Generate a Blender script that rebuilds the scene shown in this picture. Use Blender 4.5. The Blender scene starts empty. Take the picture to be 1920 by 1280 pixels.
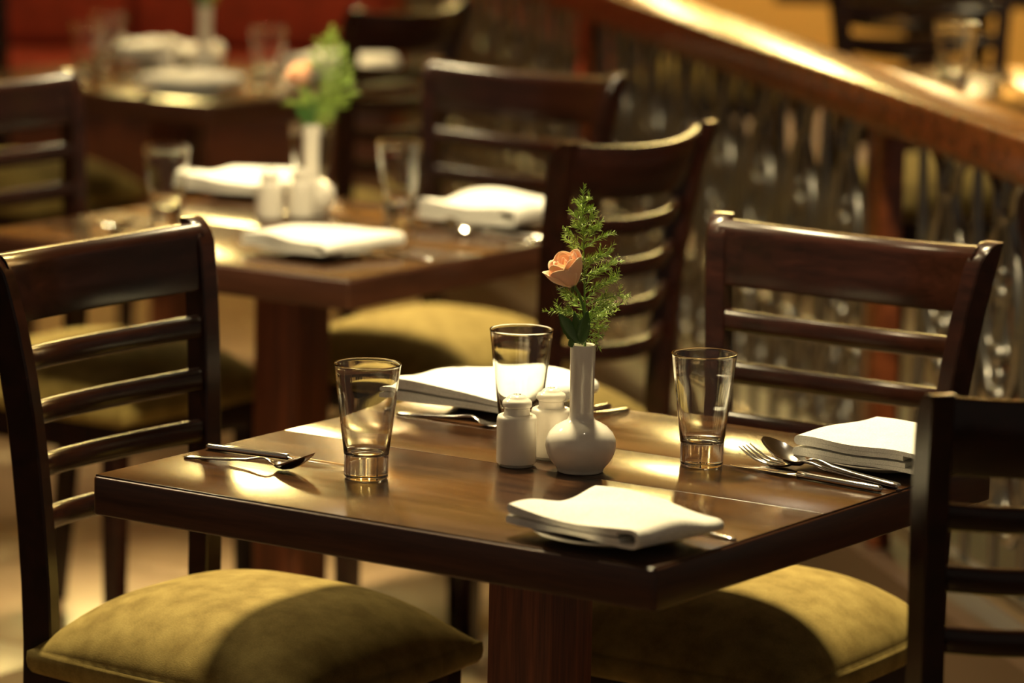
import bpy, bmesh, math, random
from mathutils import Vector, Matrix
random.seed(7)
PI = math.pi
sc = bpy.context.scene
COL = sc.collection

# ------------------------------------------------------------------ camera
cam_d = bpy.data.cameras.new('camera')
cam_d.sensor_width = 36.0
cam_d.lens = 7592.0 / 1920.0 * 36.0
cam_d.clip_end = 100
cam_d.dof.use_dof = True
cam_d.dof.focus_distance = 4.93
cam_d.dof.aperture_fstop = 3.2
cam = bpy.data.objects.new('camera', cam_d)
COL.objects.link(cam)
RV = Vector((0.8238845, 0.56641441, 0.01972447))
UV = Vector((-0.1101634, 0.12590681, 0.98590644))
FV = Vector((-0.55594816, 0.81444594, -0.1661308))
m = Matrix((RV, UV, -FV)).transposed().to_4x4()
m.translation = Vector((2.69333551, -4.03570963, 1.72243726))
cam.matrix_world = m
sc.camera = cam

# ------------------------------------------------------------------ world, exposure
w = bpy.data.worlds.new('world')
sc.world = w
w.use_nodes = True
bg = w.node_tree.nodes['Background']
bg.inputs[0].default_value = (1.0, 0.80, 0.58, 1)
bg.inputs[1].default_value = 0.105
sc.view_settings.view_transform = 'Standard'
sc.view_settings.look = 'None'
sc.view_settings.gamma = 1.0
sc.view_settings.use_curve_mapping = False
sc.view_settings.exposure = 0.2
sc.cycles.use_denoising = True
sc.cycles.max_bounces = 10
sc.cycles.transmission_bounces = 10
sc.cycles.sample_clamp_indirect = 10.0
sc.cycles.blur_glossy = 0.5

WARM = (1.0, 0.81, 0.44)
# downlights in the ceiling: x, y, aim x, aim y, watts, cone degrees
DOWN = [(-0.75, 0.85, -0.05, 0.0, 1080, 42), (-2.1, 2.2, -1.5, 1.45, 1050, 42),
        (-3.6, 3.9, -3.2, 3.3, 300, 40), (-1.9, 4.2, -1.0, 3.0, 300, 45),
        (0.6, -0.2, -0.9, 1.9, 800, 55), (-2.6, 0.3, -1.0, -0.1, 350, 55)]
CEIL = 3.3

# ------------------------------------------------------------------ helpers
def new_obj(name, me, mat=None, parent=None):
    o = bpy.data.objects.new(name, me)
    COL.objects.link(o)
    if mat is not None and len(me.materials) == 0:
        me.materials.append(mat)
    if parent is not None:
        o.parent = parent
    return o

def smooth(me, angle=40):
    for p in me.polygons:
        p.use_smooth = True
    try:
        me.set_sharp_from_angle(angle=math.radians(angle))
    except Exception:
        pass

def mesh(name, verts, faces, angle=40, sm=True):
    me = bpy.data.meshes.new(name)
    me.from_pydata([tuple(v) for v in verts], [], faces)
    bm = bmesh.new(); bm.from_mesh(me)
    bmesh.ops.remove_doubles(bm, verts=bm.verts, dist=1e-6)
    bmesh.ops.recalc_face_normals(bm, faces=bm.faces)
    bm.to_mesh(me); bm.free()
    if sm:
        smooth(me, angle)
    return me

def part(name, geo, mat, parent=None, angle=40, sm=True):
    return new_obj(name, mesh(name, geo[0], geo[1], angle, sm), mat, parent)

def thing(name, label, cat, loc=(0, 0, 0), rz=0.0, group=None):
    o = bpy.data.objects.new(name, None)
    COL.objects.link(o)
    o.location = loc
    o.rotation_euler = (0, 0, rz)
    o.empty_display_size = 0.05
    tag(o, label, cat, group)
    return o

def tag(o, label, cat, group=None):
    o['label'] = label
    o['category'] = cat
    if group:
        o['group'] = group
    return o

def structure(o):
    o['kind'] = 'structure'
    return o

def dup(root, loc, rz=0.0, label=None, group=None):
    r = root.copy(); COL.objects.link(r)
    r.location = loc; r.rotation_euler = (0, 0, rz)
    if label: r['label'] = label
    if group: r['group'] = group
    for ch in list(root.children):
        c = ch.copy(); COL.objects.link(c); c.parent = r
        for g in list(ch.children):
            d = g.copy(); COL.objects.link(d); d.parent = c
    return r

def merge(*gs):
    V, F = [], []
    for v, f in gs:
        n = len(V)
        V += list(v)
        F += [tuple(i + n for i in q) for q in f]
    return V, F

def box(x0, x1, y0, y1, z0, z1, b=0.0):
    if b <= 0:
        V = [(x, y, z) for z in (z0, z1) for y in (y0, y1) for x in (x0, x1)]
        F = [(0, 2, 3, 1), (4, 5, 7, 6), (0, 1, 5, 4), (2, 6, 7, 3), (0, 4, 6, 2), (1, 3, 7, 5)]
        return V, F
    bm = bmesh.new()
    bmesh.ops.create_cube(bm, size=1)
    for v in bm.verts:
        v.co = Vector(((x0 + x1) / 2 + v.co.x * (x1 - x0), (y0 + y1) / 2 + v.co.y * (y1 - y0), (z0 + z1) / 2 + v.co.z * (z1 - z0)))
    bmesh.ops.bevel(bm, geom=list(bm.edges), offset=b, segments=3, profile=0.5, affect='EDGES')
    V = [tuple(v.co) for v in bm.verts]
    F = [tuple(v.index for v in f.verts) for f in bm.faces]
    bm.free()
    return V, F

def loft(rings, cap=True, closed=True):
    n = len(rings[0])
    V = [p for r in rings for p in r]
    F = []
    for i in range(len(rings) - 1):
        for j in range(n if closed else n - 1):
            k = (j + 1) % n
            F.append((i * n + j, i * n + k, (i + 1) * n + k, (i + 1) * n + j))
    if cap and closed:
        F.append(tuple(range(n - 1, -1, -1)))
        F.append(tuple((len(rings) - 1) * n + j for j in range(n)))
    return V, F

def lathe(prof, n=40):
    """profile of (r, z); r == 0 ends close on the axis"""
    V, F = [], []
    idx = []
    for r, z in prof:
        if r < 1e-6:
            idx.append([len(V)] * n); V.append((0, 0, z))
        else:
            idx.append(list(range(len(V), len(V) + n)))
            V += [(r * math.cos(2 * PI * j / n), r * math.sin(2 * PI * j / n), z) for j in range(n)]
    for a, b in zip(idx[:-1], idx[1:]):
        for j in range(n):
            k = (j + 1) % n
            q = []
            for t in (a[j], a[k], b[k], b[j]):
                if t not in q: q.append(t)
            if len(q) >= 3: F.append(tuple(q))
    return V, F

def tube(pts, rad, n=8, closed=False):
    pts = [Vector(p) for p in pts]
    N = len(pts)
    R = rad if isinstance(rad, (list, tuple)) else [rad] * N
    rings = []
    up = Vector((0, 0, 1))
    prev = None
    for i, p in enumerate(pts):
        if closed:
            t = pts[(i + 1) % N] - pts[i - 1]
        else:
            t = pts[min(i + 1, N - 1)] - pts[max(i - 1, 0)]
        t.normalize()
        if prev is None:
            a = t.cross(up)
            if a.length < 1e-3: a = t.cross(Vector((1, 0, 0)))
            a.normalize()
        else:
            a = prev - t * prev.dot(t)
            a.normalize()
        prev = a
        b = t.cross(a)
        rings.append([tuple(p + (a * math.cos(2 * PI * j / n) + b * math.sin(2 * PI * j / n)) * R[i]) for j in range(n)])
    if closed:
        V = [p for r in rings for p in r]; F = []
        for i in range(N):
            i2 = (i + 1) % N
            for j in range(n):
                k = (j + 1) % n
                F.append((i * n + j, i * n + k, i2 * n + k, i2 * n + j))
        return V, F
    return loft(rings)

def xf(g, M):
    return [tuple(M @ Vector(v)) for v in g[0]], g[1]

def interp(tab, x):
    if x <= tab[0][0]: return tab[0][1]
    for (a, va), (b, vb) in zip(tab[:-1], tab[1:]):
        if x <= b:
            t = (x - a) / (b - a)
            return va + (vb - va) * t
    return tab[-1][1]

def sm_interp(tab, x):
    """catmull-rom through a table"""
    n = len(tab)
    if x <= tab[0][0]: return tab[0][1]
    if x >= tab[-1][0]: return tab[-1][1]
    for i in range(n - 1):
        if x <= tab[i + 1][0]:
            break
    x0, y0 = tab[i]; x1, y1 = tab[i + 1]
    m0 = (tab[i + 1][1] - tab[i - 1][1]) / (tab[i + 1][0] - tab[i - 1][0]) if i > 0 else (y1 - y0) / (x1 - x0)
    m1 = (tab[i + 2][1] - y0) / (tab[i + 2][0] - x0) if i + 2 < n else (y1 - y0) / (x1 - x0)
    h = x1 - x0; t = (x - x0) / h
    return (2*t**3-3*t*t+1)*y0 + (t**3-2*t*t+t)*h*m0 + (-2*t**3+3*t*t)*y1 + (t**3-t*t)*h*m1

# ------------------------------------------------------------------ materials
def material(name):
    mt = bpy.data.materials.new(name)
    mt.use_nodes = True
    nt = mt.node_tree
    return mt, nt, nt.nodes['Principled BSDF']

def setp(b, **k):
    for a, v in k.items():
        b.inputs[a.replace('_', ' ')].default_value = v

def noise(nt, scale, coord='Object', stretch=(1, 1, 1), detail=4, rough=0.55):
    tc = nt.nodes.new('ShaderNodeTexCoord')
    mp = nt.nodes.new('ShaderNodeMapping')
    mp.inputs['Scale'].default_value = stretch
    nz = nt.nodes.new('ShaderNodeTexNoise')
    nz.inputs['Scale'].default_value = scale
    nz.inputs['Detail'].default_value = detail
    nz.inputs['Roughness'].default_value = rough
    nt.links.new(tc.outputs[coord], mp.inputs['Vector'])
    nt.links.new(mp.outputs['Vector'], nz.inputs['Vector'])
    return nz

def ramp(nt, src, stops):
    r = nt.nodes.new('ShaderNodeValToRGB')
    el = r.color_ramp.elements
    while len(el) > 1: el.remove(el[-1])
    el[0].position = stops[0][0]; el[0].color = (*stops[0][1], 1)
    for p, c in stops[1:]:
        e = el.new(p); e.color = (*c, 1)
    nt.links.new(src.outputs['Fac'], r.inputs['Fac'])
    return r

def mix_mult(nt, a, b, fac=1.0):
    mx = nt.nodes.new('ShaderNodeMix'); mx.data_type = 'RGBA'; mx.blend_type = 'MULTIPLY'
    mx.inputs[0].default_value = fac
    nt.links.new(a.outputs[0], mx.inputs[6]); nt.links.new(b.outputs[0], mx.inputs[7])
    return mx

def bump(nt, b, src, strength, dist=0.001):
    bp = nt.nodes.new('ShaderNodeBump')
    bp.inputs['Strength'].default_value = strength
    bp.inputs['Distance'].default_value = dist
    nt.links.new(src.outputs['Fac'], bp.inputs['Height'])
    nt.links.new(bp.outputs['Normal'], b.inputs['Normal'])
    return bp

def wood(name, dark, light, stretch, scale=18, rough=(0.25, 0.4), bstr=0.15, coat=0.0, spec=0.5):
    mt, nt, b = material(name)
    n1 = noise(nt, scale, stretch=stretch, detail=6, rough=0.62)
    n2 = noise(nt, scale * 5, stretch=stretch, detail=3)
    r1 = ramp(nt, n1, [(0.32, dark), (0.68, light)])
    r2 = ramp(nt, n2, [(0.35, (0.62, 0.6, 0.58)), (0.6, (1, 1, 1))])
    mx = mix_mult(nt, r1, r2, 0.8)
    nt.links.new(mx.outputs[2], b.inputs['Base Color'])
    rr = nt.nodes.new('ShaderNodeMapRange')
    rr.inputs['To Min'].default_value = rough[0]; rr.inputs['To Max'].default_value = rough[1]
    nt.links.new(n1.outputs['Fac'], rr.inputs['Value'])
    nt.links.new(rr.outputs['Result'], b.inputs['Roughness'])
    setp(b, Specular_IOR_Level=spec, Coat_Weight=coat, Coat_Roughness=0.12)
    bump(nt, b, n2, bstr, 0.0006)
    return mt

M_chair = wood('mahogany_stain', (0.009, 0.0030, 0.0021), (0.025, 0.0066, 0.0042), (0.25, 3, 3), 14, (0.20, 0.28), 0.04, spec=0.4)
M_top = wood('tabletop_veneer', (0.022, 0.0085, 0.003), (0.070, 0.028, 0.0085), (0.16, 3.2, 3), 9, (0.12, 0.26), 0.16)
M_edge = wood('tabletop_edge', (0.036, 0.013, 0.007), (0.085, 0.030, 0.015), (0.25, 0.25, 4), 12, (0.25, 0.38), 0.08)
M_column = wood('pedestal_wood', (0.095, 0.028, 0.012), (0.30, 0.090, 0.033), (4, 4, 0.16), 14, (0.35, 0.55), 0.35)
M_rail = wood('handrail_wood', (0.085, 0.022, 0.008), (0.20, 0.055, 0.018), (0.2, 3, 3), 10, (0.16, 0.30), 0.1)
M_booth_wood = wood('booth_panel_wood', (0.05, 0.012, 0.006), (0.11, 0.028, 0.012), (0.3, 3, 1), 8, (0.3, 0.45), 0.1)

def fabric(name, c1, c2, sheen=0.5, weave=900, wear=26):
    mt, nt, b = material(name)
    n1 = noise(nt, wear, detail=5)
    n2 = noise(nt, weave, stretch=(1, 0.35, 1), detail=2)
    r1 = ramp(nt, n1, [(0.35, c1), (0.65, c2)])
    r2 = ramp(nt, n2, [(0.3, (0.72, 0.72, 0.72)), (0.7, (1, 1, 1))])
    mx = mix_mult(nt, r1, r2, 0.9)
    nt.links.new(mx.outputs[2], b.inputs['Base Color'])
    setp(b, Roughness=0.85, Specular_IOR_Level=0.2, Sheen_Weight=sheen, Sheen_Roughness=0.4)
    b.inputs['Sheen Tint'].default_value = (*c2, 1)
    bump(nt, b, n2, 0.35, 0.0008)
    return mt

M_velvet = fabric('olive_velvet', (0.215, 0.150, 0.040), (0.33, 0.245, 0.075), 0.2)
M_redvelvet = fabric('red_upholstery', (0.12, 0.013, 0.008), (0.19, 0.020, 0.012), 0.2, 500, 12)
M_napkin = fabric('napkin_cotton', (0.82, 0.80, 0.74), (0.88, 0.86, 0.80), 0.1, 700, 30)

def plain(name, col, rough, **k):
    mt, nt, b = material(name)
    n1 = noise(nt, 35, detail=3)
    r1 = ramp(nt, n1, [(0.3, tuple(c * 0.93 for c in col)), (0.7, col)])
    nt.links.new(r1.outputs[0], b.inputs['Base Color'])
    setp(b, Roughness=rough, **k)
    return mt

M_ceramic = plain('glazed_porcelain', (0.85, 0.80, 0.71), 0.09, Coat_Weight=0.4, Coat_Roughness=0.05)
M_steel = plain('polished_steel', (0.62, 0.60, 0.57), 0.16, Metallic=1.0)
M_iron = plain('cast_iron', (0.22, 0.21, 0.195), 0.27, Metallic=0.9)
M_stem = plain('green_stem', (0.10, 0.19, 0.03), 0.5)
M_leaf = plain('rose_leaf', (0.05, 0.13, 0.025), 0.42)
M_fern = plain('fern_needle', (0.36, 0.52, 0.085), 0.45, Transmission_Weight=0.0)
M_black = plain('hole_black', (0.01, 0.01, 0.01), 0.6)
M_brass = plain('aged_brass', (0.45, 0.30, 0.11), 0.35, Metallic=1.0)
M_wall = plain('ochre_plaster', (0.50, 0.285, 0.075), 0.75)
M_ceil = plain('warm_ceiling', (0.36, 0.24, 0.10), 0.8)
M_plinth = plain('dark_plinth', (0.06, 0.03, 0.016), 0.5)

def petal_mat():
    mt, nt, b = material('rose_petal')
    g = nt.nodes.new('ShaderNodeTexCoord')
    sp = nt.nodes.new('ShaderNodeSeparateXYZ')
    nt.links.new(g.outputs['UV'], sp.inputs[0])
    r = nt.nodes.new('ShaderNodeValToRGB')
    el = r.color_ramp.elements
    el[0].position = 0.0; el[0].color = (0.90, 0.36, 0.24, 1)
    el[1].position = 1.0; el[1].color = (0.94, 0.62, 0.40, 1)
    nt.links.new(sp.outputs[1], r.inputs['Fac'])
    nt.links.new(r.outputs[0], b.inputs['Base Color'])
    setp(b, Roughness=0.55, Sheen_Weight=0.2)
    b.inputs['Subsurface Weight'].default_value = 0.12
    b.inputs['Subsurface Radius'].default_value = (0.006, 0.003, 0.0015)
    b.inputs['Subsurface Scale'].default_value = 0.5
    return mt
M_petal = petal_mat()

def glass_mat():
    mt, nt, b = material('clear_glass')
    nt.nodes.remove(b)
    g = nt.nodes.new('ShaderNodeBsdfGlass')
    g.inputs['Color'].default_value = (0.985, 0.99, 0.98, 1)
    n1 = noise(nt, 60, detail=2)
    rr = nt.nodes.new('ShaderNodeMapRange')
    rr.inputs['To Min'].default_value = 0.0; rr.inputs['To Max'].default_value = 0.015
    nt.links.new(n1.outputs['Fac'], rr.inputs['Value'])
    nt.links.new(rr.outputs['Result'], g.inputs['Roughness'])
    g.inputs['IOR'].default_value = 1.5
    nt.links.new(g.outputs[0], nt.nodes['Material Output'].inputs[0])
    return mt
M_glass = glass_mat()

def tile_mat():
    mt, nt, b = material('beige_floor_tile')
    n1 = noise(nt, 3.0, coord='Generated', detail=6)
    r1 = ramp(nt, n1, [(0.3, (0.25, 0.165, 0.088)), (0.7, (0.35, 0.24, 0.135))])
    nt.links.new(r1.outputs[0], b.inputs['Base Color'])
    setp(b, Roughness=0.32)
    return mt
M_tile = tile_mat()
M_grout = plain('floor_grout', (0.20, 0.13, 0.07), 0.8)

def emit(name, col, s):
    mt, nt, b = material(name)
    setp(b, Roughness=0.5)
    b.inputs['Base Color'].default_value = (0.8, 0.7, 0.55, 1)
    b.inputs['Emission Color'].default_value = (*col, 1)
    b.inputs['Emission Strength'].default_value = s
    return mt
M_lampglow = emit('lamp_glass_glow', (1.0, 0.76, 0.26), 120)
M_sconceglow = emit('sconce_glow', (1.0, 0.78, 0.36), 40)
M_bulb = emit('downlight_lens', (1.0, 0.85, 0.6), 120)

# ------------------------------------------------------------------ setting
FX0, FX1, FY0, FY1 = -8.0, 3.6, -4.9, 9.0
fl = structure(part('floor', box(FX0, FX1, FY0, FY1, -0.12, -0.006), M_grout))
TS = 0.6
tile_me = mesh('tile', *box(-TS/2 + .002, TS/2 - .002, -TS/2 + .002, TS/2 - .002, -0.012, 0.0, 0.0015))
# rail line: unit along the rail and its outward normal
RD = Vector((0.731, -0.683, 0)); RN = Vector((0.683, 0.731, 0))
RVAL = 1.033                                # front face of the handrail, RN . p
def railp(s, off, z):                       # s along the rail measured from the post beside the chair
    base = Vector((-0.87, 2.23, 0))
    base = base + RN * (RVAL - base.dot(RN))
    p = base + RD * s + RN * off
    return (p.x, p.y, z)
ix0, iy0 = -5.7, -0.9
first = True
for i in range(14):
    for j in range(12):
        cx, cy = ix0 + i * TS, iy0 + j * TS
        if cx * RN.x + cy * RN.y > RVAL + 0.62: continue
        t = new_obj('tile', tile_me, M_tile, fl)
        t.location = (cx, cy, 0)

PZ = 0.16
# raised platform behind the railing
def prism(poly, z0, z1):
    n = len(poly)
    V = [(x, y, z0) for x, y in poly] + [(x, y, z1) for x, y in poly]
    F = [tuple(range(n - 1, -1, -1)), tuple(range(n, 2 * n))] + [(i, (i + 1) % n, n + (i + 1) % n, n + i) for i in range(n)]
    return V, F
a = railp(3.2, 0.02, 0); b_ = railp(-5.2, 0.02, 0); 
structure(part('floor_platform', prism([(a[0], a[1]), (3.6, 9.0), (b_[0], 9.0), (b_[0], b_[1])], 0.001, PZ), M_plinth))
structure(part('wall_back', box(FX0, FX1, 9.0, 9.15, 0, CEIL), M_wall))
structure(part('wall_left', box(FX0 - .15, FX0, FY0, 9.15, 0, CEIL), M_wall))
structure(part('ceiling', box(FX0 - .15, FX1, -1.5, 9.15, CEIL, CEIL + .1), M_ceil))
structure(part('baseboard_back', box(FX0, FX1, 8.97, 9.0, 0, .22, 0.004), M_booth_wood))
structure(part('baseboard_left', box(FX0, FX0 + .03, FY0, 8.97, 0, .22, 0.004), M_booth_wood))

# ------------------------------------------------------------------ lamps
def light(name, kind, loc, energy, col=WARM, parent=None, **k):
    d = bpy.data.lights.new(name, kind)
    d.energy = energy; d.color = col
    for a_, v in k.items(): setattr(d, a_, v)
    o = bpy.data.objects.new(name, d); COL.objects.link(o)
    o.location = loc
    if parent: o.parent = parent
    return o

dl_names = ['first table', 'second table', 'far corner table', 'table on the platform', 'iron railing', 'aisle beside the near chair']
for (x, y, tx, ty, e, cone), nm in zip(DOWN, dl_names):
    t = thing('ceiling_downlight', 'round recessed ceiling downlight aimed at the ' + nm, 'downlight', (x, y, CEIL))
    part('trim_ring', lathe([(0.045, -0.004), (0.06, -0.006), (0.062, -0.002), (0.062, 0.0), (0.045, 0.0), (0.045, -0.004)], 28), M_brass, t)
    part('lens', lathe([(0.0, -0.0025), (0.045, -0.0025), (0.045, -0.0005), (0.0, -0.0005)], 24), M_bulb, t)
    L = light('spot_bulb', 'SPOT', (0, 0, -0.03), e, parent=t, spot_size=math.radians(cone), spot_blend=0.6, shadow_soft_size=0.22)
    L.rotation_euler = Vector((tx - x, ty - y, 0.75 - CEIL)).to_track_quat('-Z', 'Y').to_euler()

def pendant(x, y, z, label, e):
    t = thing('pendant_lamp', label, 'lamp', (x, y, 0), group='pendant lamps over the booth')
    part('glass_globe', lathe([(0, z - .15), (.06, z - .142), (.11, z - .105), (.145, z - .04), (.15, z), (.135, z + .07), (.09, z + .12), (.04, z + .14), (0, z + .142)], 32), M_lampglow, t)
    part('cap', lathe([(0, z + .2), (.02, z + .2), (.045, z + .16), (.05, z + .13), (0, z + .13)], 20), M_brass, t)
    part('rod', tube([(0, 0, z + .19), (0, 0, CEIL)], .006), M_brass, t)
    part('canopy', lathe([(0, CEIL), (.06, CEIL), (.055, CEIL - .02), (.02, CEIL - .035), (0, CEIL - .035)], 24), M_brass, t)
    light('globe_bulb', 'POINT', (0, 0, z), e, parent=t, shadow_soft_size=0.15)
pendant(-4.82, 5.06, 2.19, 'glowing globe pendant over the left end of the red booth', 30)
pendant(-3.30, 5.92, 2.22, 'glowing globe pendant over the right end of the red booth', 30)

def sconce(x, z, label):
    t = thing('wall_sconce', label, 'lamp', (x, 9.0, 0), group='sconces along the back wall')
    part('back_plate', box(-.05, .05, -.02, 0, z - .12, z + .12, .006), M_brass, t)
    part('shade', xf(lathe([(.075, z - .11), (.10, z + .11), (.096, z + .11), (.071, z - .11), (.075, z - .11)], 28), Matrix.Translation((0, -.14, 0))), M_sconceglow, t)
    part('arm', tube([(0, -.015, z), (0, -.14, z), (0, -.14, z + .05)], .007), M_brass, t)
    light('sconce_bulb', 'SPOT', (0, -.14, z - .1), 110, parent=t, shadow_soft_size=0.05, spot_size=math.radians(120), spot_blend=0.7)
for k, x in enumerate((-6.9, -5.5, -4.1, -2.7, -1.3)):
    sconce(x, 1.75, ['leftmost', 'second from left', 'middle', 'fourth from left', 'rightmost'][k] + ' brass sconce on the ochre back wall')

# ------------------------------------------------------------------ dining table
TW, TD, TT = 0.40, 0.3913, 0.049
def make_table(label, loc, rz=0, group='square pedestal dining tables'):
    t = thing('dining_table', label, 'table', loc, rz, group)
    # slab with rounded vertical corners and eased edges
    bm = bmesh.new()
    bmesh.ops.create_cube(bm, size=1)
    for v in bm.verts:
        v.co = Vector((v.co.x * 2 * TW, v.co.y * 2 * TD, .75 - TT / 2 - .001 + v.co.z * (TT - .002)))
    ve = [e for e in bm.edges if abs(e.verts[0].co.z - e.verts[1].co.z) > .01]
    bmesh.ops.bevel(bm, geom=ve, offset=.008, segments=4, profile=.5, affect='EDGES')
    bmesh.ops.bevel(bm, geom=[e for e in bm.edges if abs(e.verts[0].co.z - e.verts[1].co.z) < .001 and len(e.link_faces) == 2 and abs(e.link_faces[0].normal.z - e.link_faces[1].normal.z) > .5], offset=.003, segments=3, profile=.5, affect='EDGES')
    g = [tuple(v.co) for v in bm.verts], [tuple(v.index for v in f.verts) for f in bm.faces]
    bm.free()
    part('slab', g, M_edge, t, 50)
    ys = [-TD + .003, -.020, .152, TD - .003]
    for y0, y1 in zip(ys[:-1], ys[1:]):
        part('plank', box(-TW + .003, TW - .003, y0 + .0005, y1 - .0005, .7475, .75, .0006), M_top, t)
    c = .0465
    part('column', box(-c - .008, c - .008, -c - .004, c - .004, .05, .75 - TT, .002), M_column, t)
    part('top_plate', box(-.2, .2, -.2, .2, .75 - TT - .018, .75 - TT + .001, .003), M_edge, t)
    part('foot', merge(box(-.27, .27, -.045, .045, .0, .05, .006), box(-.045, .045, -.27, .27, .0, .05, .006)), M_column, t)
    return t

T1 = make_table('dark wooden square table in focus in the foreground', (0, 0, 0))
T2c = Vector((-1.485, 1.43, 0)); T3c = Vector((-3.23, 3.26, 0)); T4c = Vector((-0.95, 3.10, PZ))
T2 = dup(T1, T2c, 0, 'blurred dark square table behind the foreground table')
T3 = dup(T1, T3c, 0, 'far blurred table in front of the red booth')
T4 = dup(T1, T4c, math.atan2(RD.y, RD.x), 'table on the raised platform behind the wooden handrail')

T5 = dup(T1, (-2.5, 5.5, PZ), math.radians(30), 'distant table on the platform near the top edge')

# ------------------------------------------------------------------ chairs
POST_Y = [(0, -.262), (.25, -.236), (.46, -.222), (.70, -.232), (.85, -.248), (.97, -.272)]
POST_X = [(0, .160), (.46, .166), (.70, .177), (.85, .191), (.97, .207)]
def make_chair(label, group):
    t = thing('dining_chair', label, 'chair', (0, 0, 0), 0, group)
    H = .972
    for s in (1, -1):
        rings = []
        th = math.radians(12) * s
        zs = [0, .1, .2, .3, .4, .46, .54, .62, .70, .76, .82, .88, .93, .945, .957, .965, .970, H]
        for z in zs:
            x = sm_interp(POST_X, z) * s; y = sm_interp(POST_Y, z)
            wd, dp = .0135, .021
            if z < .4: wd, dp = .0135, .017 + .004 * z / .4
            f = max(0, (z - .935) / (H - .935))
            front = dp * (1 - 2 * dp * 0) - .030 * (1 - math.sqrt(max(0, 1 - f * f)))
            c = .0025
            sec = [(-wd + c, -dp), (wd - c, -dp), (wd, -dp + c), (wd, front - c), (wd - c, front), (-wd + c, front), (-wd, front - c), (-wd, -dp + c)]
            rings.append([(x + px * math.cos(th) - py * math.sin(th), y + px * math.sin(th) + py * math.cos(th), z) for px, py in sec])
        part('rear_post', loft(rings), M_chair, t, 35)
    for s in (1, -1):
        rings = []
        for z, w_ in ((0, .014), (.2, .017), (.436, .019)):
            x, y = .180 * s, .165
            c = .003
            rings.append([(x + a_, y + b2, z) for a_, b2 in ((-w_ + c, -w_), (w_ - c, -w_), (w_, -w_ + c), (w_, w_ - c), (w_ - c, w_), (-w_ + c, w_), (-w_, w_ - c), (-w_, -w_ + c))])
        part('front_leg', loft(rings), M_chair, t, 35)
    # seat frame: four aprons
    fr = merge(box(-.165, .165, .155, .185, .375, .440, .003), box(-.155, .155, -.232, -.205, .375, .440, .003))
    for s in (1, -1):
        q = [(.163 * s, -.215), (.183 * s, .165)]
        n = .011
        rings = [[(x - n, y, .375), (x + n, y, .375), (x + n, y, .440), (x - n, y, .440)] for x, y in q]
        fr = merge(fr, loft(rings))
    part('seat_frame', fr, M_chair, t, 35)
    # upholstered pad, wider at the front, domed
    V, F = [], []
    nu, nv = 28, 28
    def padpt(u, v, top):
        # u, v in -1..1 ; squircle mapping keeps rounded corners
        uu = u * math.sqrt(max(0, 1 - .10 * v * v)); vv = v * math.sqrt(max(0, 1 - .10 * u * u))
        hw = .203 + .019 * (vv + 1) / 2
        x = uu * hw; y = -.008 + vv * .222
        e = max(abs(u), abs(v))
        d = (1 - abs(u) ** 3.0) * (1 - abs(v) ** 3.0)
        if top:
            z = .460 + .082 * d ** .68
        else:
            z = .428
        return x, y, z
    for top in (True, False):
        base = len(V)
        for i in range(nu + 1):
            for j in range(nv + 1):
                u = math.sin((i / nu - .5) * PI); v = math.sin((j / nv - .5) * PI)
                x, y, z = padpt(u, v, top)
                if not top:
                    x *= .96; y = -.008 + (y + .008) * .96
                V.append((x, y, z))
        for i in range(nu):
            for j in range(nv):
                q = (base + i * (nv + 1) + j, base + (i + 1) * (nv + 1) + j, base + (i + 1) * (nv + 1) + j + 1, base + i * (nv + 1) + j + 1)
                F.append(q)
    # side wall with a rounded lower edge
    per = [(i, 0) for i in range(nu)] + [(nu, j) for j in range(nv)] + [(i, nv) for i in range(nu, 0, -1)] + [(0, j) for j in range(nv, 0, -1)]
    N = len(per)
    def rim(k, f, z):
        i, j = per[k]
        u = math.sin((i / nu - .5) * PI); v = math.sin((j / nv - .5) * PI)
        x, y, _ = padpt(u, v, True)
        return (x * f, -.008 + (y + .008) * f, z)
    levels = [(1.012, .459), (1.016, .448), (1.010, .438), (.99, .431)]
    rows = [[i * (nv + 1) + j for i, j in per]]
    for f, z in levels:
        row = []
        for k in range(N):
            row.append(len(V)); V.append(rim(k, f, z))
        rows.append(row)
    off = (nu + 1) * (nv + 1)
    rows.append([off + i * (nv + 1) + j for i, j in per])
    for r0, r1 in zip(rows[:-1], rows[1:]):
        for k in range(N):
            k2 = (k + 1) % N
            F.append((r0[k], r0[k2], r1[k2], r1[k]))
    part('seat_pad', (V, F), M_velvet, t, 75)
    # curved crest rail and slats
    def rail(z0, z1, th, name, crest=False):
        rings = []
        n = 16
        for i in range(n + 1):
            u = -1 + 2 * i / n
            ring = []
            zc = (z0 + z1) / 2; h = (z1 - z0) / 2
            if crest:
                sec = [(-th, -h + .002), (-th + .002, -h), (th - .004, -h), (th - .002, -h + .004), (th * .9, -.2 * h), (th * .95, .3 * h), (th * 1.15, .62 * h), (th * 1.1, .8 * h), (th * .75, .94 * h), (th * .3, h), (-th + .003, h), (-th, h - .003)]
            else:
                sec = [(th * math.copysign(abs(math.cos(a_)) ** .75, math.cos(a_)), h * math.copysign(abs(math.sin(a_)) ** .75, math.sin(a_))) for a_ in [2 * PI * k / 14 for k in range(14)]]
            for dy, dz in sec:
                z = zc + dz
                hw = sm_interp(POST_X, z) - .008
                y = sm_interp(POST_Y, z) - .050 * (1 - u * u) + .004
                ring.append((u * hw, y + dy, z - .011 * (1 - u * u)))
            rings.append(ring)
        part(name, loft(rings), M_chair, t, 60)
    rail(.880, .967, .0115, 'crest_rail', True)
    for z0 in (.816, .746, .677, .608):
        rail(z0, z0 + .031, .0100, 'slat')
    return t

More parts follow.
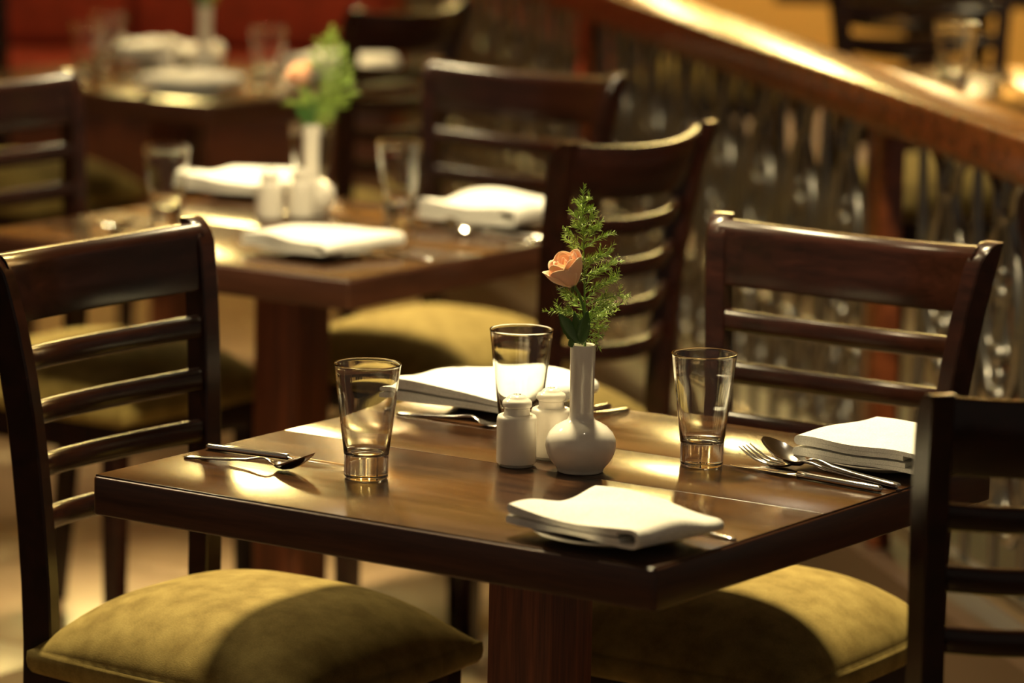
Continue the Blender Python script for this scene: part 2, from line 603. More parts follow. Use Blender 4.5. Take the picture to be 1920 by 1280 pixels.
GC = 'dark ladder-back dining chairs'
chairL = make_chair('ladder-back chair at left with its large olive seat in the foreground', GC)
chairL.location = (-.435, -.02, 0); chairL.rotation_euler = (0, 0, -PI / 2)
for loc, rz, lab in [
    ((.006, .437, 0), PI, 'chair with backrest facing the camera behind the folded napkin at right'),
    ((.531, -.026, 0), math.radians(67), 'closest dark chair cut off by the right edge of the photo'),
    ((-1.102, 1.47, 0), PI / 2, 'blurred chair seen from behind, directly behind the rose and fern'),
    ((-1.557, 1.935, 0), PI, 'blurred chair at the far side of the second table, backrest facing camera'),
    ((-1.835, 1.347, 0), -PI / 2, 'blurred dark chair at the left end of the second table'),
    ((-2.795, 3.18, 0), PI / 2, 'far dark chair seen from behind at the right of the far table'),
    ((-3.66, 3.20, 0), -PI / 2, 'far chair at the left of the far table by the red booth'),
    ((-2.30, 5.05, PZ), math.radians(30), 'distant dark chair seen from behind on the platform near the top edge'),
    ((-2.95, 5.25, PZ), math.radians(-75), 'distant dark chair turned sideways on the platform near the top edge'),
    ((-1.36, 3.56, PZ), math.radians(-132), 'dark chair on the platform behind the wooden handrail'),
]:
    dup(chairL, loc, rz, lab)

# ------------------------------------------------------------------ tableware
GH = .1397
def glass_geo():
    return lathe([(0, .0015), (.018, .0005), (.0245, .0), (.0262, .0012), (.0266, .004), (.0268, .026), (.0275, .032), (.0312, .062), (.0360, .102), (.0398, GH - .003), (.0404, GH - .0012), (.0402, GH), (.0392, GH), (.0386, GH - .0014),
                  (.0382, GH - .004), (.0343, .102), (.0293, .062), (.0255, .034), (.0235, .0300), (.018, .0285), (0, .028)], 56)
glass_me = mesh('tumbler', *glass_geo(), angle=50)
glass_me.materials.append(M_glass)
def put(me, name, loc, label, cat, group=None, rz=0):
    o = new_obj(name, me)
    o.location = loc; o.rotation_euler = (0, 0, rz)
    return tag(o, label, cat, group)
Z = .75
GG = 'clear tapered water tumblers'
for x, y, z, lab in [(-.1364, -.1951, Z, 'clear tumbler standing alone at left beside the spoon and knife'),
                     (.1334, .1331, Z, 'clear tumbler at right in front of the facing chair'),
                     (-.1383, .1334, Z, 'clear tumbler behind the salt and pepper shakers'),
                     (-1.682, 1.314, Z, 'blurred tumbler on the second table beside the left chair'),
                     (-1.425, 1.640, Z, 'blurred tumbler on the second table right of the shakers'),
                     (-1.70, 1.745, Z, 'blurred tumbler hidden behind the second table flower vase'),
                     (-3.28, 2.99, Z, 'far tumbler at the left of the far table'),
                     (-2.93, 3.20, Z, 'far tumbler at the right of the far table'),
                     (-3.40, 3.20, Z, 'far tumbler behind the shakers on the far table'),
                     (-.98, 2.83, Z + PZ, 'tumbler standing just behind the wooden handrail')]:
    put(glass_me, 'tumbler', (x, y, z), lab, 'glass', GG)

# shakers
def make_shaker(label, loc, group):
    t = thing('shaker', label, 'shaker', loc, 0, group)
    part('body', lathe([(0, .0008), (.0205, .0), (.0215, .0006), (.0222, .003), (.0243, .0042), (.0247, .008), (.0247, .056), (.0244, .0595), (.0232, .0622), (.0205, .0636), (.0165, .064), (.0157, .066), (.0157, .072), (0, .072)], 44), M_ceramic, t, 50)
    cp = part('cap', lathe([(.0155, .0722), (.0172, .0728), (.0182, .0745), (.0184, .0770), (.0176, .0800), (.0155, .0822), (.0128, .0832), (.0120, .0846), (.0100, .0866), (.0060, .0880), (0, .0884)], 40), M_ceramic, t, 50)
    h = []
    for k in range(5):
        a_ = 2 * PI * k / 5
        h.append(xf(lathe([(0, .0), (.0009, .0), (.0009, .0004), (0, .0004)], 8), Matrix.Translation((.004 * math.cos(a_), .004 * math.sin(a_), .0882))))
    part('pour_holes', merge(*h), M_black, cp)
    return t
GS = 'white porcelain shakers'
sh = make_shaker('white porcelain shaker in front, left of the bud vase', (-.041, -.016, Z), GS)
for loc, lab in [((-.035, .050, Z), 'white porcelain shaker half hidden behind the other shaker and vase'),
                 ((-1.613, 1.513, Z), 'blurred white shaker at left of the pair on the second table'),
                 ((-1.582, 1.562, Z), 'blurred white shaker at right of the pair on the second table'),
                 ((-3.235, 3.205, Z), 'far white shaker on the far table before the vase'),
                 ((-3.30, 3.30, Z), 'far white shaker beside the vase on the far table')]:
    dup(sh, loc, 0, lab)

# vase
VH = .1565
vase_me = mesh('bud_vase', *lathe([(0, .002), (.022, .0015), (.0265, .0), (.0280, .001), (.0284, .003), (.0300, .0060), (.0365, .0135), (.0412, .0225), (.0433, .0320), (.0424, .0405), (.0385, .0490), (.0310, .0565), (.0225, .0612), (.0172, .0640), (.0150, .0680), (.0145, .075), (.0147, .100), (.0152, .130), (.0156, VH - .003), (.0155, VH - .001), (.0148, VH), (.0135, VH - .0006), (.0128, VH - .003), (.0125, .11), (.0125, .09), (0, .088)], 56), angle=60)
vase_me.materials.append(M_ceramic)
GV = 'white bud vases with rose and fern'
V1 = Vector((.040, .004, Z)); V2 = Vector((-1.598, 1.612, Z)); V3 = Vector((-3.262, 3.385, Z))
put(vase_me, 'bud_vase', V1, 'white bud vase with round belly in sharp focus', 'vase', GV)
put(vase_me, 'bud_vase', V2, 'blurred white bud vase on the second table', 'vase', GV)
put(vase_me, 'bud_vase', V3, 'far blurred white bud vase on the far table', 'vase', GV)

# ---- fern sprig: local x to the viewer's right, z up, origin at the vase mouth
def zp(zx, zy):
    return ((zx / 3.767 + 980 - 1092.5) / 1537, (650 - (zy / 3.767 + 340)) / 1510)
def needles(path, out, length, n, rnd, spread=1.0):
    for k in range(n):
        f = (k + rnd.random()) / n
        i = min(int(f * (len(path) - 1)), len(path) - 2)
        lf = f * (len(path) - 1) - i
        p = path[i].lerp(path[i + 1], lf)
        t = (path[i + 1] - path[i]).normalized()
        a_ = rnd.uniform(0, 2 * PI)
        s = t.orthogonal().normalized(); q = t.cross(s)
        d = (s * math.cos(a_) + q * math.sin(a_)) * spread + t * rnd.uniform(.6, 1.1) + Vector((0, 0, .12))
        d.normalize()
        L = length * rnd.uniform(.65, 1.1) * (1.0 - .45 * f ** 3)
        wv = d.orthogonal().normalized() * .00055
        w2 = d.cross(wv).normalized() * .00045
        b0 = len(out[0])
        mid = p + d * L * .45
        tip = p + d * L
        out[0].extend([tuple(p + wv * .5), tuple(p - wv * .5), tuple(mid + wv), tuple(mid + w2), tuple(mid - wv), tuple(mid - w2), tuple(tip)])
        out[1].extend([(b0, b0 + 2, b0 + 3), (b0, b0 + 3, b0 + 1), (b0 + 1, b0 + 3, b0 + 4), (b0 + 2, b0 + 6, b0 + 3), (b0 + 3, b0 + 6, b0 + 4), (b0 + 4, b0 + 6, b0 + 5), (b0 + 5, b0 + 6, b0 + 2), (b0 + 1, b0 + 4, b0 + 5), (b0 + 0, b0 + 1, b0 + 5), (b0 + 0, b0 + 5, b0 + 2)])
BR = [((432, 890), (722, 800), 1), ((432, 850), (655, 690), 1), ((430, 800), (640, 700), 1), ((428, 745), (642, 585), 1), ((425, 640), (606, 498), 1), ((424, 690), (560, 640), .8),
      ((420, 590), (560, 540), .8), ((415, 500), (566, 398), 1), ((413, 450), (520, 350), .8), ((410, 390), (522, 330), .8), ((407, 330), (490, 268), .8), ((404, 260), (472, 205), .7), ((402, 190), (440, 155), .6),
      ((432, 980), (203, 928), 1), ((432, 1010), (290, 900), .8), ((430, 900), (262, 770), 1), ((430, 930), (300, 850), .9), ((422, 590), (278, 450), 1), ((418, 520), (282, 368), 1), ((412, 400), (332, 300), .8), ((408, 330), (333, 262), .8), ((404, 250), (362, 175), .6),
      ((440, 1000), (650, 900), 1), ((440, 1030), (640, 960), 1), ((445, 1060), (585, 1050), .9), ((445, 1100), (560, 1100), .8), ((440, 1000), (560, 880), .9), ((440, 960), (600, 860), 1), ((445, 1120), (520, 1140), .7), ((440, 1040), (500, 960), .8)]
STEM = [(440, 1230), (440, 1100), (434, 980), (430, 870), (424, 740), (420, 640), (412, 460), (406, 340), (401, 250), (400, 150), (404, 60)]
def make_fern(label, loc, rz, seed, k=1.0, lean=0.0, wide=1.0):
    rnd = random.Random(seed)
    t = thing('fern_sprig', label, 'fern', loc, rz, 'fern sprigs in the bud vases')
    def pt(zx, zy, y=0):
        x, z = zp(zx, zy)
        z = z * k
        return Vector((x * k * wide + lean * max(z, 0), y, z))
    stem = []
    for q in STEM: stem.append(pt(*q, y=.003 + .004 * rnd.uniform(-1, 1)))
    part('stem', tube(stem, [.0013 - .0009 * i / (len(stem) - 1) for i in range(len(stem))], 6), M_stem, t)
    out = ([], [])
    tw = ([], [])
    needles(stem[6:], out, .011, 80, rnd)
    needles(stem[3:], out, .009, 60, rnd)
    for a_, b2, sc_ in BR:
        p0 = pt(*a_, y=.003); dep = rnd.uniform(-.022, .030) * sc_
        p3 = pt(*b2, y=dep)
        L = (p3 - p0).length
        mid = p0.lerp(p3, .5) + Vector((0, 0, .06 * L))
        path = [p0, p0.lerp(mid, .55) + Vector((0, 0, .01 * L)), mid, mid.lerp(p3, .55) + Vector((0, 0, .02 * L)), p3]
        tw = merge(tw, tube(path, [.0006, .00055, .0005, .0004, .0003], 4))
        needles(path, out, .0105, int(L * 1000) + 9, rnd)
        for q in range(int(L / .011)):
            f = rnd.uniform(.25, .9)
            i = min(int(f * 4), 3)
            s0 = path[i].lerp(path[i + 1], f * 4 - i)
            d = (p3 - p0).normalized() + Vector((rnd.uniform(-1, 1), rnd.uniform(-1, 1), rnd.uniform(-.7, 1))) * .8
            d.normalize()
            sub = [s0, s0 + d * .008, s0 + d * .016]
            tw = merge(tw, tube(sub, .0003, 3))
            needles(sub, out, .0085, 11, rnd)
    part('twigs', tw, M_stem, t)
    nd = part('needles', out, M_fern, t, 30)
    nd['kind'] = 'stuff'
    return t
RZ = math.atan2(.56641441, .8238845)
make_fern('feathery green fern sprig in the sharp bud vase', V1 + Vector((0, 0, VH - .001)), RZ, 3)
make_fern('blurred green fern sprig in the second table vase', V2 + Vector((0, 0, VH - .001)), RZ, 5, .92, .22, 1.45)
make_fern('far dark green fern sprig on the far table', V3 + Vector((0, 0, VH - .001)), RZ, 8, .8, .1)

# ---- rose
def petal_geo(R0, H, half, open_, curl, rnd):
    nu, nv = 10, 9
    V = []; UVs = []
    for i in range(nv + 1):
        t = i / nv
        r = R0 * (.18 + .95 * math.sin(min(1, t * 1.15 + .05) * PI * .5) ** 1.0) + open_ * t * t + curl * max(0, t - .72) ** 1.5
        z = H * (t - .10 * max(0, t - .7)) - (curl * .6) * max(0, t - .8)
        for j in range(nu + 1):
            u = -1 + 2 * j / nu
            wd = half * (.55 + .6 * math.sin(PI * min(1, t * .8 + .12)) - .25 * max(0, t - .75) / .25 * 0.6)
            top = 1 - .16 * abs(u) ** 2.2 * max(0, t)
            a_ = u * wd
            rr = r * (1 + .05 * math.sin(3 * u + 2 * t + R0 * 900))
            V.append((rr * math.cos(a_), rr * math.sin(a_), z * top))
    F = []
    for i in range(nv):
        for j in range(nu):
            F.append((i * (nu + 1) + j, i * (nu + 1) + j + 1, (i + 1) * (nu + 1) + j + 1, (i + 1) * (nu + 1) + j))
    return V, F, nu, nv
def leaf_geo(L, W, bend):
    V, F = [], []
    n = 10
    for i in range(n + 1):
        t = i / n
        wdt = W * math.sin(PI * t ** .8) ** .8 if 0 < t < 1 else 0
        zig = 1 + (.10 if i % 2 else -.05)
        for u in (-1, -.5, 0, .5, 1):
            V.append((u * wdt * zig, bend * t * t + .12 * abs(u) * wdt, t * L))
    for i in range(n):
        for j in range(4):
            F.append((i * 5 + j, i * 5 + j + 1, (i + 1) * 5 + j + 1, (i + 1) * 5 + j))
    return V, F
def make_rose(label, loc, rz, seed):
    rnd = random.Random(seed)
    t = thing('rose', label, 'flower', loc, rz, 'peach roses in the bud vases')
    x0, z0 = zp(345, 742)
    base = Vector((x0, -.008, z0))
    ax = Vector((-.42, -.20, .88)).normalized()
    Mr = Matrix.Translation(base) @ ax.to_track_quat('Z', 'Y').to_matrix().to_4x4()
    layers = [(3, .0065, .037, 1.25, -.0025, .000, .3), (4, .0115, .039, 1.05, -.001, .003, .9), (5, .0170, .0395, .95, -.0010, .006, .1), (5, .0212, .0365, .88, -.0012, .018, .5)]
    for n, R0, H, half, op, cu, ph in layers:
        for k in range(n):
            V, F, nu, nv = petal_geo(R0, H * rnd.uniform(.94, 1.04), half, op + rnd.uniform(-.0006, .0012), cu, rnd)
            rot = Matrix.Rotation(ph + 2 * PI * k / n + rnd.uniform(-.12, .12), 4, 'Z') @ Matrix.Rotation(rnd.uniform(-.05, .05), 4, 'Y')
            me = bpy.data.meshes.new('petal')
            me.from_pydata([tuple(Mr @ rot @ Vector(v)) for v in V], [], F)
            uv = me.uv_layers.new(name='UVMap')
            for lp in me.loops:
                i, j = divmod(lp.vertex_index, nu + 1)
                uv.data[lp.index].uv = (j / nu, i / nv)
            smooth(me, 80)
            o = new_obj('petal', me, M_petal, t)
            sd = o.modifiers.new('thickness', 'SOLIDIFY'); sd.thickness = .0006; sd.offset = 0
    sp = [base + ax * .001] + [Vector((zp(a_, b2)[0], -.004, zp(a_, b2)[1])) for a_, b2 in ((388, 810), (415, 880), (428, 960), (432, 1060), (436, 1180), (438, 1290))]
    part('stem', tube(sp, [.0024, .0019, .0018, .0018, .0018, .0017, .0016], 8), M_stem, t)
    part('hip', xf(lathe([(0, -.004), (.0035, -.002), (.0055, .002), (.006, .005), (0, .006)], 14), Mr), M_stem, t)
    for k in range(5):
        g = leaf_geo(.017, .0028, .006)
        rot = Matrix.Rotation(2 * PI * k / 5 + .4, 4, 'Z') @ Matrix.Translation((0, .004, 0)) @ Matrix.Rotation(-1.0 - .3 * (k % 2), 4, 'X')
        o = part('sepal', xf(g, Mr @ rot), M_leaf, t, 80)
        o.modifiers.new('thickness', 'SOLIDIFY').thickness = .0004
    for (zx, zy), ang, yaw, L, W in (((400, 1150), -.62, .1, .046, .0085), ((418, 1160), .06, .5, .044, .0085), ((400, 1155), -.15, -.3, .042, .006), ((352, 1175), -.5, .3, .012, .004)):
        x, z = zp(zx, zy)
        Ml = Matrix.Translation((x, -.009, z)) @ Matrix.Rotation(ang, 4, 'Y') @ Matrix.Rotation(yaw, 4, 'Z')
        o = part('leaf', xf(leaf_geo(L, W, -.006), Ml), M_leaf, t, 80)
        o.modifiers.new('thickness', 'SOLIDIFY').thickness = .0004
    return t
rose = make_rose('peach rose with green stem in the sharp bud vase', V1 + Vector((0, 0, VH - .001)), RZ, 11)
dup(rose, V2 + Vector((0, 0, VH - .001)), RZ + .15, 'blurred pink rose in the second table vase')
dup(rose, V3 + Vector((0, 0, VH - .001)), RZ - .3, 'far red rose at the top edge on the far table')

# ---- plates
plate_me = mesh('side_plate', *lathe([(0, .003), (.048, .003), (.056, .0045), (.078, .0125), (.088, .0155), (.0895, .0165), (.0888, .0175), (.078, .0150), (.056, .0075), (.048, .0062), (0, .006)], 64), angle=60)
# small foot ring keeps the plate on the table
plate_me.materials.append(M_ceramic)
plate_me.transform(Matrix.Translation((0, 0, -.003)))

# ---- folded napkins
def napkin_geo(LX, LY, seed, amp, layers_gap=.0065, sag=.006):
    """fold axis along y; rolled fold at +x; two open lips at -x"""
    rnd = random.Random(seed)
    hx = LX / 2
    g = layers_gap
    # centre line of the cloth in (x, z): inner top -> top lip -> top -> big fold -> bottom -> lower lip -> inner bottom
    path = []
    def arc(cx, cz, r, a0, a1, n=6):
        for k in range(1, n):
            a_ = a0 + (a1 - a0) * k / n
            path.append((cx + r * math.cos(a_), cz + r * math.sin(a_)))
    zt = [0.0018, 0.0018 + g * .85, 0.0018 + 2.1 * g, 0.0018 + 2.95 * g]
    n = 14
    for k in range(n): path.append((hx * .70 - (hx * 1.70 - .004) * k / (n - 1), zt[2]))
    arc(-hx + .004, (zt[2] + zt[3]) / 2, (zt[3] - zt[2]) / 2, -PI / 2, -3 * PI / 2)
    for k in range(n): path.append((-hx + .004 + (2 * hx - .014) * k / (n - 1), zt[3]))
    arc(hx - .010, (zt[3] + zt[0]) / 2, (zt[3] - zt[0]) / 2, PI / 2, -PI / 2, 9)
    for k in range(n): path.append((hx - .010 - (2 * hx - .012) * k / (n - 1), zt[0]))
    arc(-hx + .002, (zt[0] + zt[1]) / 2, (zt[1] - zt[0]) / 2, -PI / 2, -3 * PI / 2)
    for k in range(n): path.append((-hx + .002 + (hx * 1.72) * k / (n - 1), zt[1]))
    ph = [rnd.uniform(0, 6.28) for _ in range(6)]
    half = g * .41
    ny = 22
    # normals of the path
    nrm = []
    for k in range(len(path)):
        a_ = path[max(k - 1, 0)]; b2 = path[min(k + 1, len(path) - 1)]
        dx, dz = b2[0] - a_[0], b2[1] - a_[1]
        L = math.hypot(dx, dz) or 1
        nrm.append((-dz / L, dx / L))
    rings = []
    for i in range(ny + 1):
        v = -1 + 2 * i / ny
        ring = []
        def warp(x, z):
            y = v * LY / 2 + .004 * math.sin(9 * x / LX + ph[0]) * abs(v)
            hgt = z / zt[3]
            wob = amp * hgt * (math.sin(5.2 * x / LX + 2.1 * v + ph[1]) + .6 * math.sin(4.1 * v - 2.5 * x / LX + ph[2]))
            edge = max(abs(v), abs(x) / hx)
            droop = -sag * max(0, edge - .55) ** 2 * hgt
            lay = .0007 * math.sin(11 * x / LX + 3 * v + ph[3] + 40 * z)
            return (x + .002 * math.sin(3 * v + ph[4]), y, max(z * (1 + .0) + wob + droop + lay, .0004 + z * .35))
        for (x, z), (nx, nz) in zip(path, nrm):
            ring.append(warp(x + nx * half, z + nz * half))
        for (x, z), (nx, nz) in reversed(list(zip(path, nrm))):
            ring.append(warp(x - nx * half, z - nz * half))
        rings.append(ring)
    n2 = len(rings[0])
    V = [p for r in rings for p in r]; F = []
    for i in range(ny):
        for j in range(n2):
            k = (j + 1) % n2
            F.append((i * n2 + j, i * n2 + k, (i + 1) * n2 + k, (i + 1) * n2 + j))
    m_ = n2 // 2
    for base in (0, ny * n2):
        for j in range(m_ - 1):
            F.append((base + j, base + j + 1, base + n2 - 2 - j, base + n2 - 1 - j))
    return V, F

GP = 'small white side plates under napkins'
GN = 'folded white napkins on side plates'
def setting(px, py, nx, ny, rz, seed, amp, plab, nlab, z=Z, LX=.19, LY=.185, gap=.0065):
    put(plate_me, 'side_plate', (px, py, z), plab, 'plate', GP)
    me = mesh('napkin', *napkin_geo(LX, LY, seed, amp, gap), angle=60)
    me.materials.append(M_napkin)
    o = put(me, 'napkin', (nx, ny, z + .0150), nlab, 'napkin', GN, rz)
    return o
setting(-.285, .292, -.285, .285, math.radians(4), 1, .0045, 'white side plate under the napkin behind the left tumbler', 'white folded napkin behind the left tumbler and shakers', LX=.21, LY=.20, gap=.006)
setting(.314, .274, .322, .281, math.radians(-3), 2, .0008, 'white side plate under the layered napkin at right', 'white napkin with crisp folded layers beside the fork and spoon at right', LX=.185, LY=.18, gap=.0072)
setting(.283, -.300, .288, -.298, math.radians(-8), 4, .0035, 'white side plate under the nearest napkin at the front corner', 'white folded napkin nearest the camera at the front corner', LX=.195, LY=.145, gap=.006)
setting(T2c.x + .20, T2c.y - .20, T2c.x + .195, T2c.y - .19, math.radians(-8), 5, .002, 'blurred side plate at the near corner of the second table', 'blurred white napkin at the near corner of the second table', gap=.0055)
setting(T2c.x - .36 + .0, T2c.y + .31, T2c.x - .35, T2c.y + .31, math.radians(8), 6, .003, 'blurred side plate behind the second table vase', 'blurred white napkin behind the shakers and vase of the second table')
setting(T2c.x + .215, T2c.y + .285, T2c.x + .205, T2c.y + .29, math.radians(4), 7, .004, 'blurred side plate at the right of the second table', 'blurred white napkin left of the chair behind the rose', gap=.0085)
setting(T3c.x + .20, T3c.y - .22, T3c.x + .20, T3c.y - .21, math.radians(20), 8, .003, 'far side plate at the near corner of the far table', 'far white napkin at the near corner of the far table')
setting(T3c.x - .21, T3c.y + .20, T3c.x - .21, T3c.y + .20, math.radians(10), 9, .003, 'far side plate at the back of the far table', 'far white napkin at the back of the far table', gap=.011)
setting(T3c.x + .27, T3c.y + .25, T3c.x + .27, T3c.y + .25, math.radians(10), 10, .003, 'far side plate seen through the far chair back', 'far white napkin seen through the slats of the far dark chair', gap=.011)
setting(-.66, 2.86, -.66, 2.86, math.radians(20), 12, .002, 'side plate on the platform table at the right edge', 'white napkin behind the handrail at the right edge', z=Z + PZ, gap=.009)

# ---- cutlery (lies along +x, handle end at x = 0, tip at +x)
def strip(secs, na=8):
    """secs: x, z centre, half width, cup depth, thickness"""
    rings = []
    for x, z, hw, cup, th in secs:
        top, bot = [], []
        for k in range(na + 1):
            u = -1 + 2 * k / na
            zz = z - cup * (1 - u * u)
            e = th * .5 * (1 - .85 * abs(u) ** 4)
            top.append((x, u * hw, zz + e)); bot.append((x, u * hw, zz - e))
        rings.append(top + bot[::-1])
    return loft(rings)
def handle_secs(L, neck_z):
    return [(0.0, .0012, .0020, 0, .0020), (.002, .0016, .0042, 0, .0030), (.008, .0020, .0054, 0, .0036), (.03, .0030, .0050, 0, .0036), (.06, .0048, .0042, 0, .0034), (.09, .0075, .0032, 0, .0032), (.105, neck_z, .0026, 0, .0032)]
spoon_g = strip(handle_secs(.1, .0110) + [(.115, .0118, .0024, 0, .0032), (.122, .0105, .0026, 0, .0030), (.128, .0080, .0040, .0008, .0022), (.135, .0074, .0100, .0050, .0016), (.145, .0100, .0168, .0088, .0014), (.156, .0138, .0188, .0105, .0013), (.167, .0178, .0178, .0092, .0013), (.177, .0218, .0140, .0060, .0013), (.184, .0248, .0080, .0026, .0012), (.187, .0262, .0015, .0004, .0011)])
fork_head = strip(handle_secs(.1, .0105) + [(.118, .0112, .0024, 0, .0030), (.127, .0085, .0040, .0004, .0024), (.136, .0052, .0095, .0014, .0020), (.146, .0042, .0118, .0018, .0018), (.152, .0042, .0120, .0018, .0018)])
tines = []
for k in range(4):
    y = -.0100 + k * .00667
    c = .0018 * (1 - (y / .012) ** 2)
    tines.append(tube([(.149, y, .0042 - c), (.160, y, .0050 - c), (.172, y, .0078 - c), (.184, y, .0125 - c * .5), (.194, y, .0180 - c * .3)], [.0014, .0014, .0013, .0011, .0006], 6))
def knife_mesh():
    hd = []
    for x, h, w_ in ((0, .0016, .0020), (.001, .0032, .0038), (.004, .0042, .0050), (.05, .0042, .0052), (.10, .0040, .0048), (.118, .0042, .0046), (.1195, .0030, .0034)):
        hd.append([(x, w_ * math.cos(2 * PI * k / 12), .0046 + h * math.sin(2 * PI * k / 12)) for k in range(12)])
    return loft(hd), [(.119, .0046, .0030, 0, .0030), (.124, .0046, .0050, 0, .0014), (.132, .0044, .0078, 0, .0012), (.17, .0036, .0082, 0, .0011), (.20, .0026, .0070, 0, .0010), (.212, .0022, .0045, 0, .0009), (.217, .0020, .0010, 0, .0008)]
GK = 'polished steel cutlery'
def cutlery(kind, x, y, ang, label, z=Z, k=1.0, tilt=0.0):
    t = thing(kind, label, kind, (x, y, z), ang, GK)
    t.rotation_euler = (0, tilt, ang)
    t.scale = (k, k, k)
    if kind == 'spoon':
        parts = _cache.setdefault('spoon', [('spoon_body', mesh('spoon_body', *spoon_g, angle=60))])
    elif kind == 'fork':
        parts = _cache.setdefault('fork', [('handle', mesh('handle', *fork_head, angle=60))] + [('tine', mesh('tine', *g, angle=60)) for g in tines])
    else:
        if 'knife' not in _cache:
            h, b2 = knife_mesh()
            _cache['knife'] = [('handle', mesh('handle', *h, angle=60)), ('blade', mesh('blade', *strip(b2), angle=60))]
        parts = _cache['knife']
    for n, me in parts:
        new_obj(n, me, M_steel, t)
    return t
_cache = {}
def aim(p, q): return math.atan2(q[1] - p[1], q[0] - p[0])
cutlery('spoon', -.380, -.240, aim((-.38, -.24), (-.2, -.217)), 'steel spoon at left, bowl up, nearest the left table corner', k=.98)
cutlery('knife', -.391, -.183, aim((-.391, -.183), (-.18, -.163)), 'steel table knife lying behind the left spoon')
cutlery('fork', -.352, .163, aim((-.352, .163), (-.165, .168)), 'steel fork in front of the napkin behind the left tumbler')
cutlery('spoon', -.138, .388, aim((-.138, .388), (-.148, .2)), 'steel spoon behind the bud vase, bowl peeking out beside it')
cutlery('knife', -.160, .376, aim((-.160, .376), (-.178, .18)), 'steel knife partly hidden behind the vase neck')
cutlery('knife', .391, .126, aim((.391, .126), (.163, .151)), 'steel table knife in front of the spoon at right', k=1.05)
cutlery('fork', .390, .165, aim((.390, .165), (.160, .186)), 'steel fork under the spoon at right, tines pointing up', k=1.18)
cutlery('spoon', .3975, .158, aim((.3975, .158), (.166, .194)), 'steel spoon resting on the fork at right', k=1.14, z=Z + .0040)
cutlery('fork', .394, -.213, aim((.394, -.213), (.2, -.185)), 'steel fork handle peeking out behind the nearest napkin')
cutlery('knife', T2c.x + .385, T2c.y + .175, PI - .08, 'blurred steel knife at the right of the second table')
cutlery('spoon', T2c.x + .385, T2c.y + .14, PI - .10, 'blurred steel spoon at the right edge of the second table')
cutlery('fork', T2c.x + .375, T2c.y - .13, PI - .1, 'blurred steel fork handle beside the second table near napkin')
cutlery('spoon', T2c.x - .37, T2c.y - .23, .1, 'blurred steel spoon at the left end of the second table')
cutlery('fork', T3c.x + .37, T3c.y - .12, PI - .15, 'far steel fork on the far table beside its near napkin')
cutlery('spoon', T3c.x - .18, T3c.y - .12, .3, 'far steel spoon on the far table left of the shakers')

# ------------------------------------------------------------------ iron railing with wooden handrail
rl = thing('railing', 'wooden handrail on ornate cast iron balusters running diagonally behind the tables', 'railing', (0, 0, 0))
def bar_along(s0, s1, o0, o1, z0, z1, bev=.004):
    g = box(s0, s1, o0, o1, z0, z1, bev)
    V = []
    for v in g[0]:
        V.append(railp(v[0], v[1], v[2]))
    return V, g[1]
S0, S1 = -4.6, 2.2
part('handrail', bar_along(S0, S1, 0.0, .133, .930, 1.0, .006), M_rail, rl)
part('handrail_apron', bar_along(S0, S1, .025, .108, .916, .931, .003), M_rail, rl)
part('bottom_rail', bar_along(S0, S1, .05, .08, PZ + .05, PZ + .085, .003), M_iron, rl)
for s in (-4.5, -2.2, 0.0, 2.1):
    part('post', bar_along(s, s + .082, .045, .087, PZ, .92, .003), M_rail, rl)
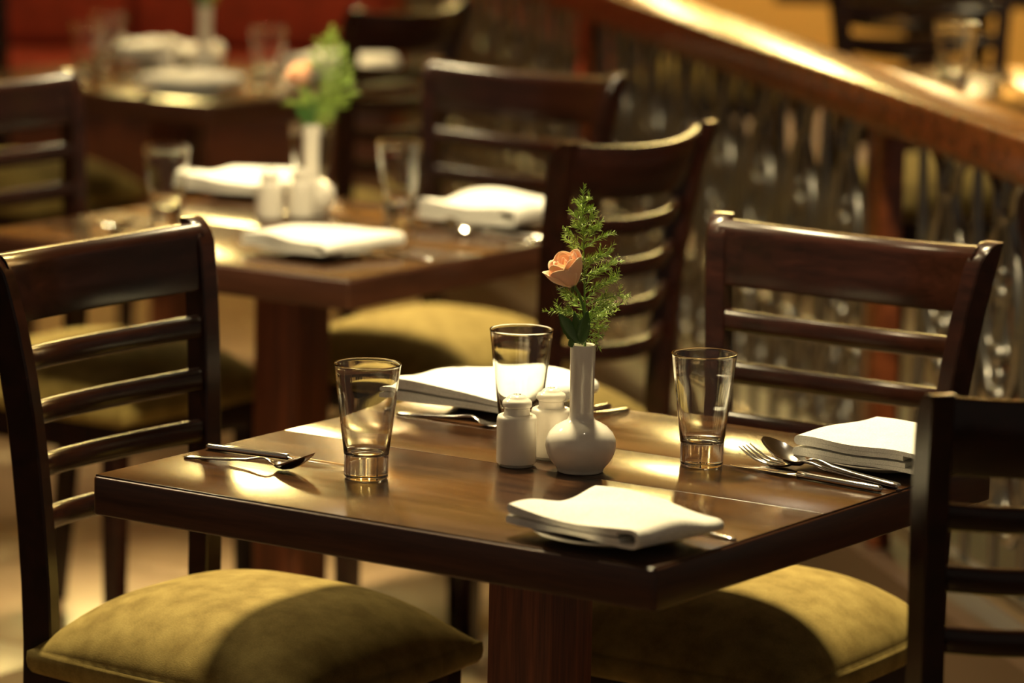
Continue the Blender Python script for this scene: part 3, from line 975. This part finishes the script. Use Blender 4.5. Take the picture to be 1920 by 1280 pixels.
# one baluster unit, local x along the rail, z up from the bottom rail
def ring_pts(cx, cz, rx, rz_, n=22, a0=0, a1=2 * PI):
    return [(cx + rx * math.cos(a0 + (a1 - a0) * k / n), 0, cz + rz_ * math.sin(a0 + (a1 - a0) * k / n)) for k in range(n + (0 if a1 - a0 > 6.28 else 1))]
def baluster_geo():
    H = .917 - PZ - .085
    gs = [tube([(0, 0, 0), (0, 0, H)], .008, 8)]
    for z, r in ((.10, .020), (.15, .015), (.30, .022), (.335, .016), (.37, .022), (.47, .018), (.505, .014), (.60, .016)):
        gs.append(xf(lathe([(0, -r), (.55 * r, -.83 * r), (r, 0), (.55 * r, .83 * r), (0, r)], 12), Matrix.Translation((0, 0, z))))
    for s in (-1, 1):
        gs.append(tube(ring_pts(.075 * s, .16, .062, .085), .011, 8, True))
        gs.append(tube(ring_pts(.075 * s, .16, .032, .046), .008, 8, True))
        gs.append(tube([(.012 * s, 0, .28), (.05 * s, 0, .31), (.085 * s, 0, .38), (.09 * s, 0, .46), (.06 * s, 0, .54), (.03 * s, 0, .585), (.045 * s, 0, .64), (.085 * s, 0, H)], [.008, .012, .015, .016, .014, .010, .010, .012], 8))
        gs.append(tube([(.145 * s, 0, 0.0), (.14 * s, 0, .12), (.135 * s, 0, .26), (.12 * s, 0, .36), (.125 * s, 0, .48), (.14 * s, 0, .58), (.145 * s, 0, H)], [.008, .009, .012, .014, .012, .009, .008], 8))
        gs.append(tube(ring_pts(.045 * s, .43, .026, .060), .007, 7, True))
    return merge(*gs)
bal_me = mesh('baluster', *baluster_geo(), angle=60)
bal_me.materials.append(M_iron)
s = -4.25
while s < 2.1:
    near = min(abs(s - (q + .04)) for q in (-4.5, -2.2, 0.0, 2.1))
    if near > .13:
        o = new_obj('baluster', bal_me, None, rl)
        o.location = railp(s, .066, PZ + .085)
        o.rotation_euler = (0, 0, math.atan2(RD.y, RD.x))
    s += .29

# ------------------------------------------------------------------ red booth
bt = thing('booth_bench', 'red upholstered booth bench behind the far table', 'bench', (-5.05, 5.35, 0), RZ)
part('base', box(-1.7, 1.5, 0, .55, 0, .38, .005), M_booth_wood, bt)
for k in range(4):
    x0 = -1.7 + .8 * k
    part('seat_cushion', box(x0 + .004, x0 + .796, -.03, .46, .38, .50, .03), M_redvelvet, bt, 60)
    part('back_cushion', box(x0 + .004, x0 + .796, .42, .56, .50, 1.12, .04), M_redvelvet, bt, 60)
part('back_frame', box(-1.72, 1.52, .55, .60, 0, 1.18, .006), M_booth_wood, bt)
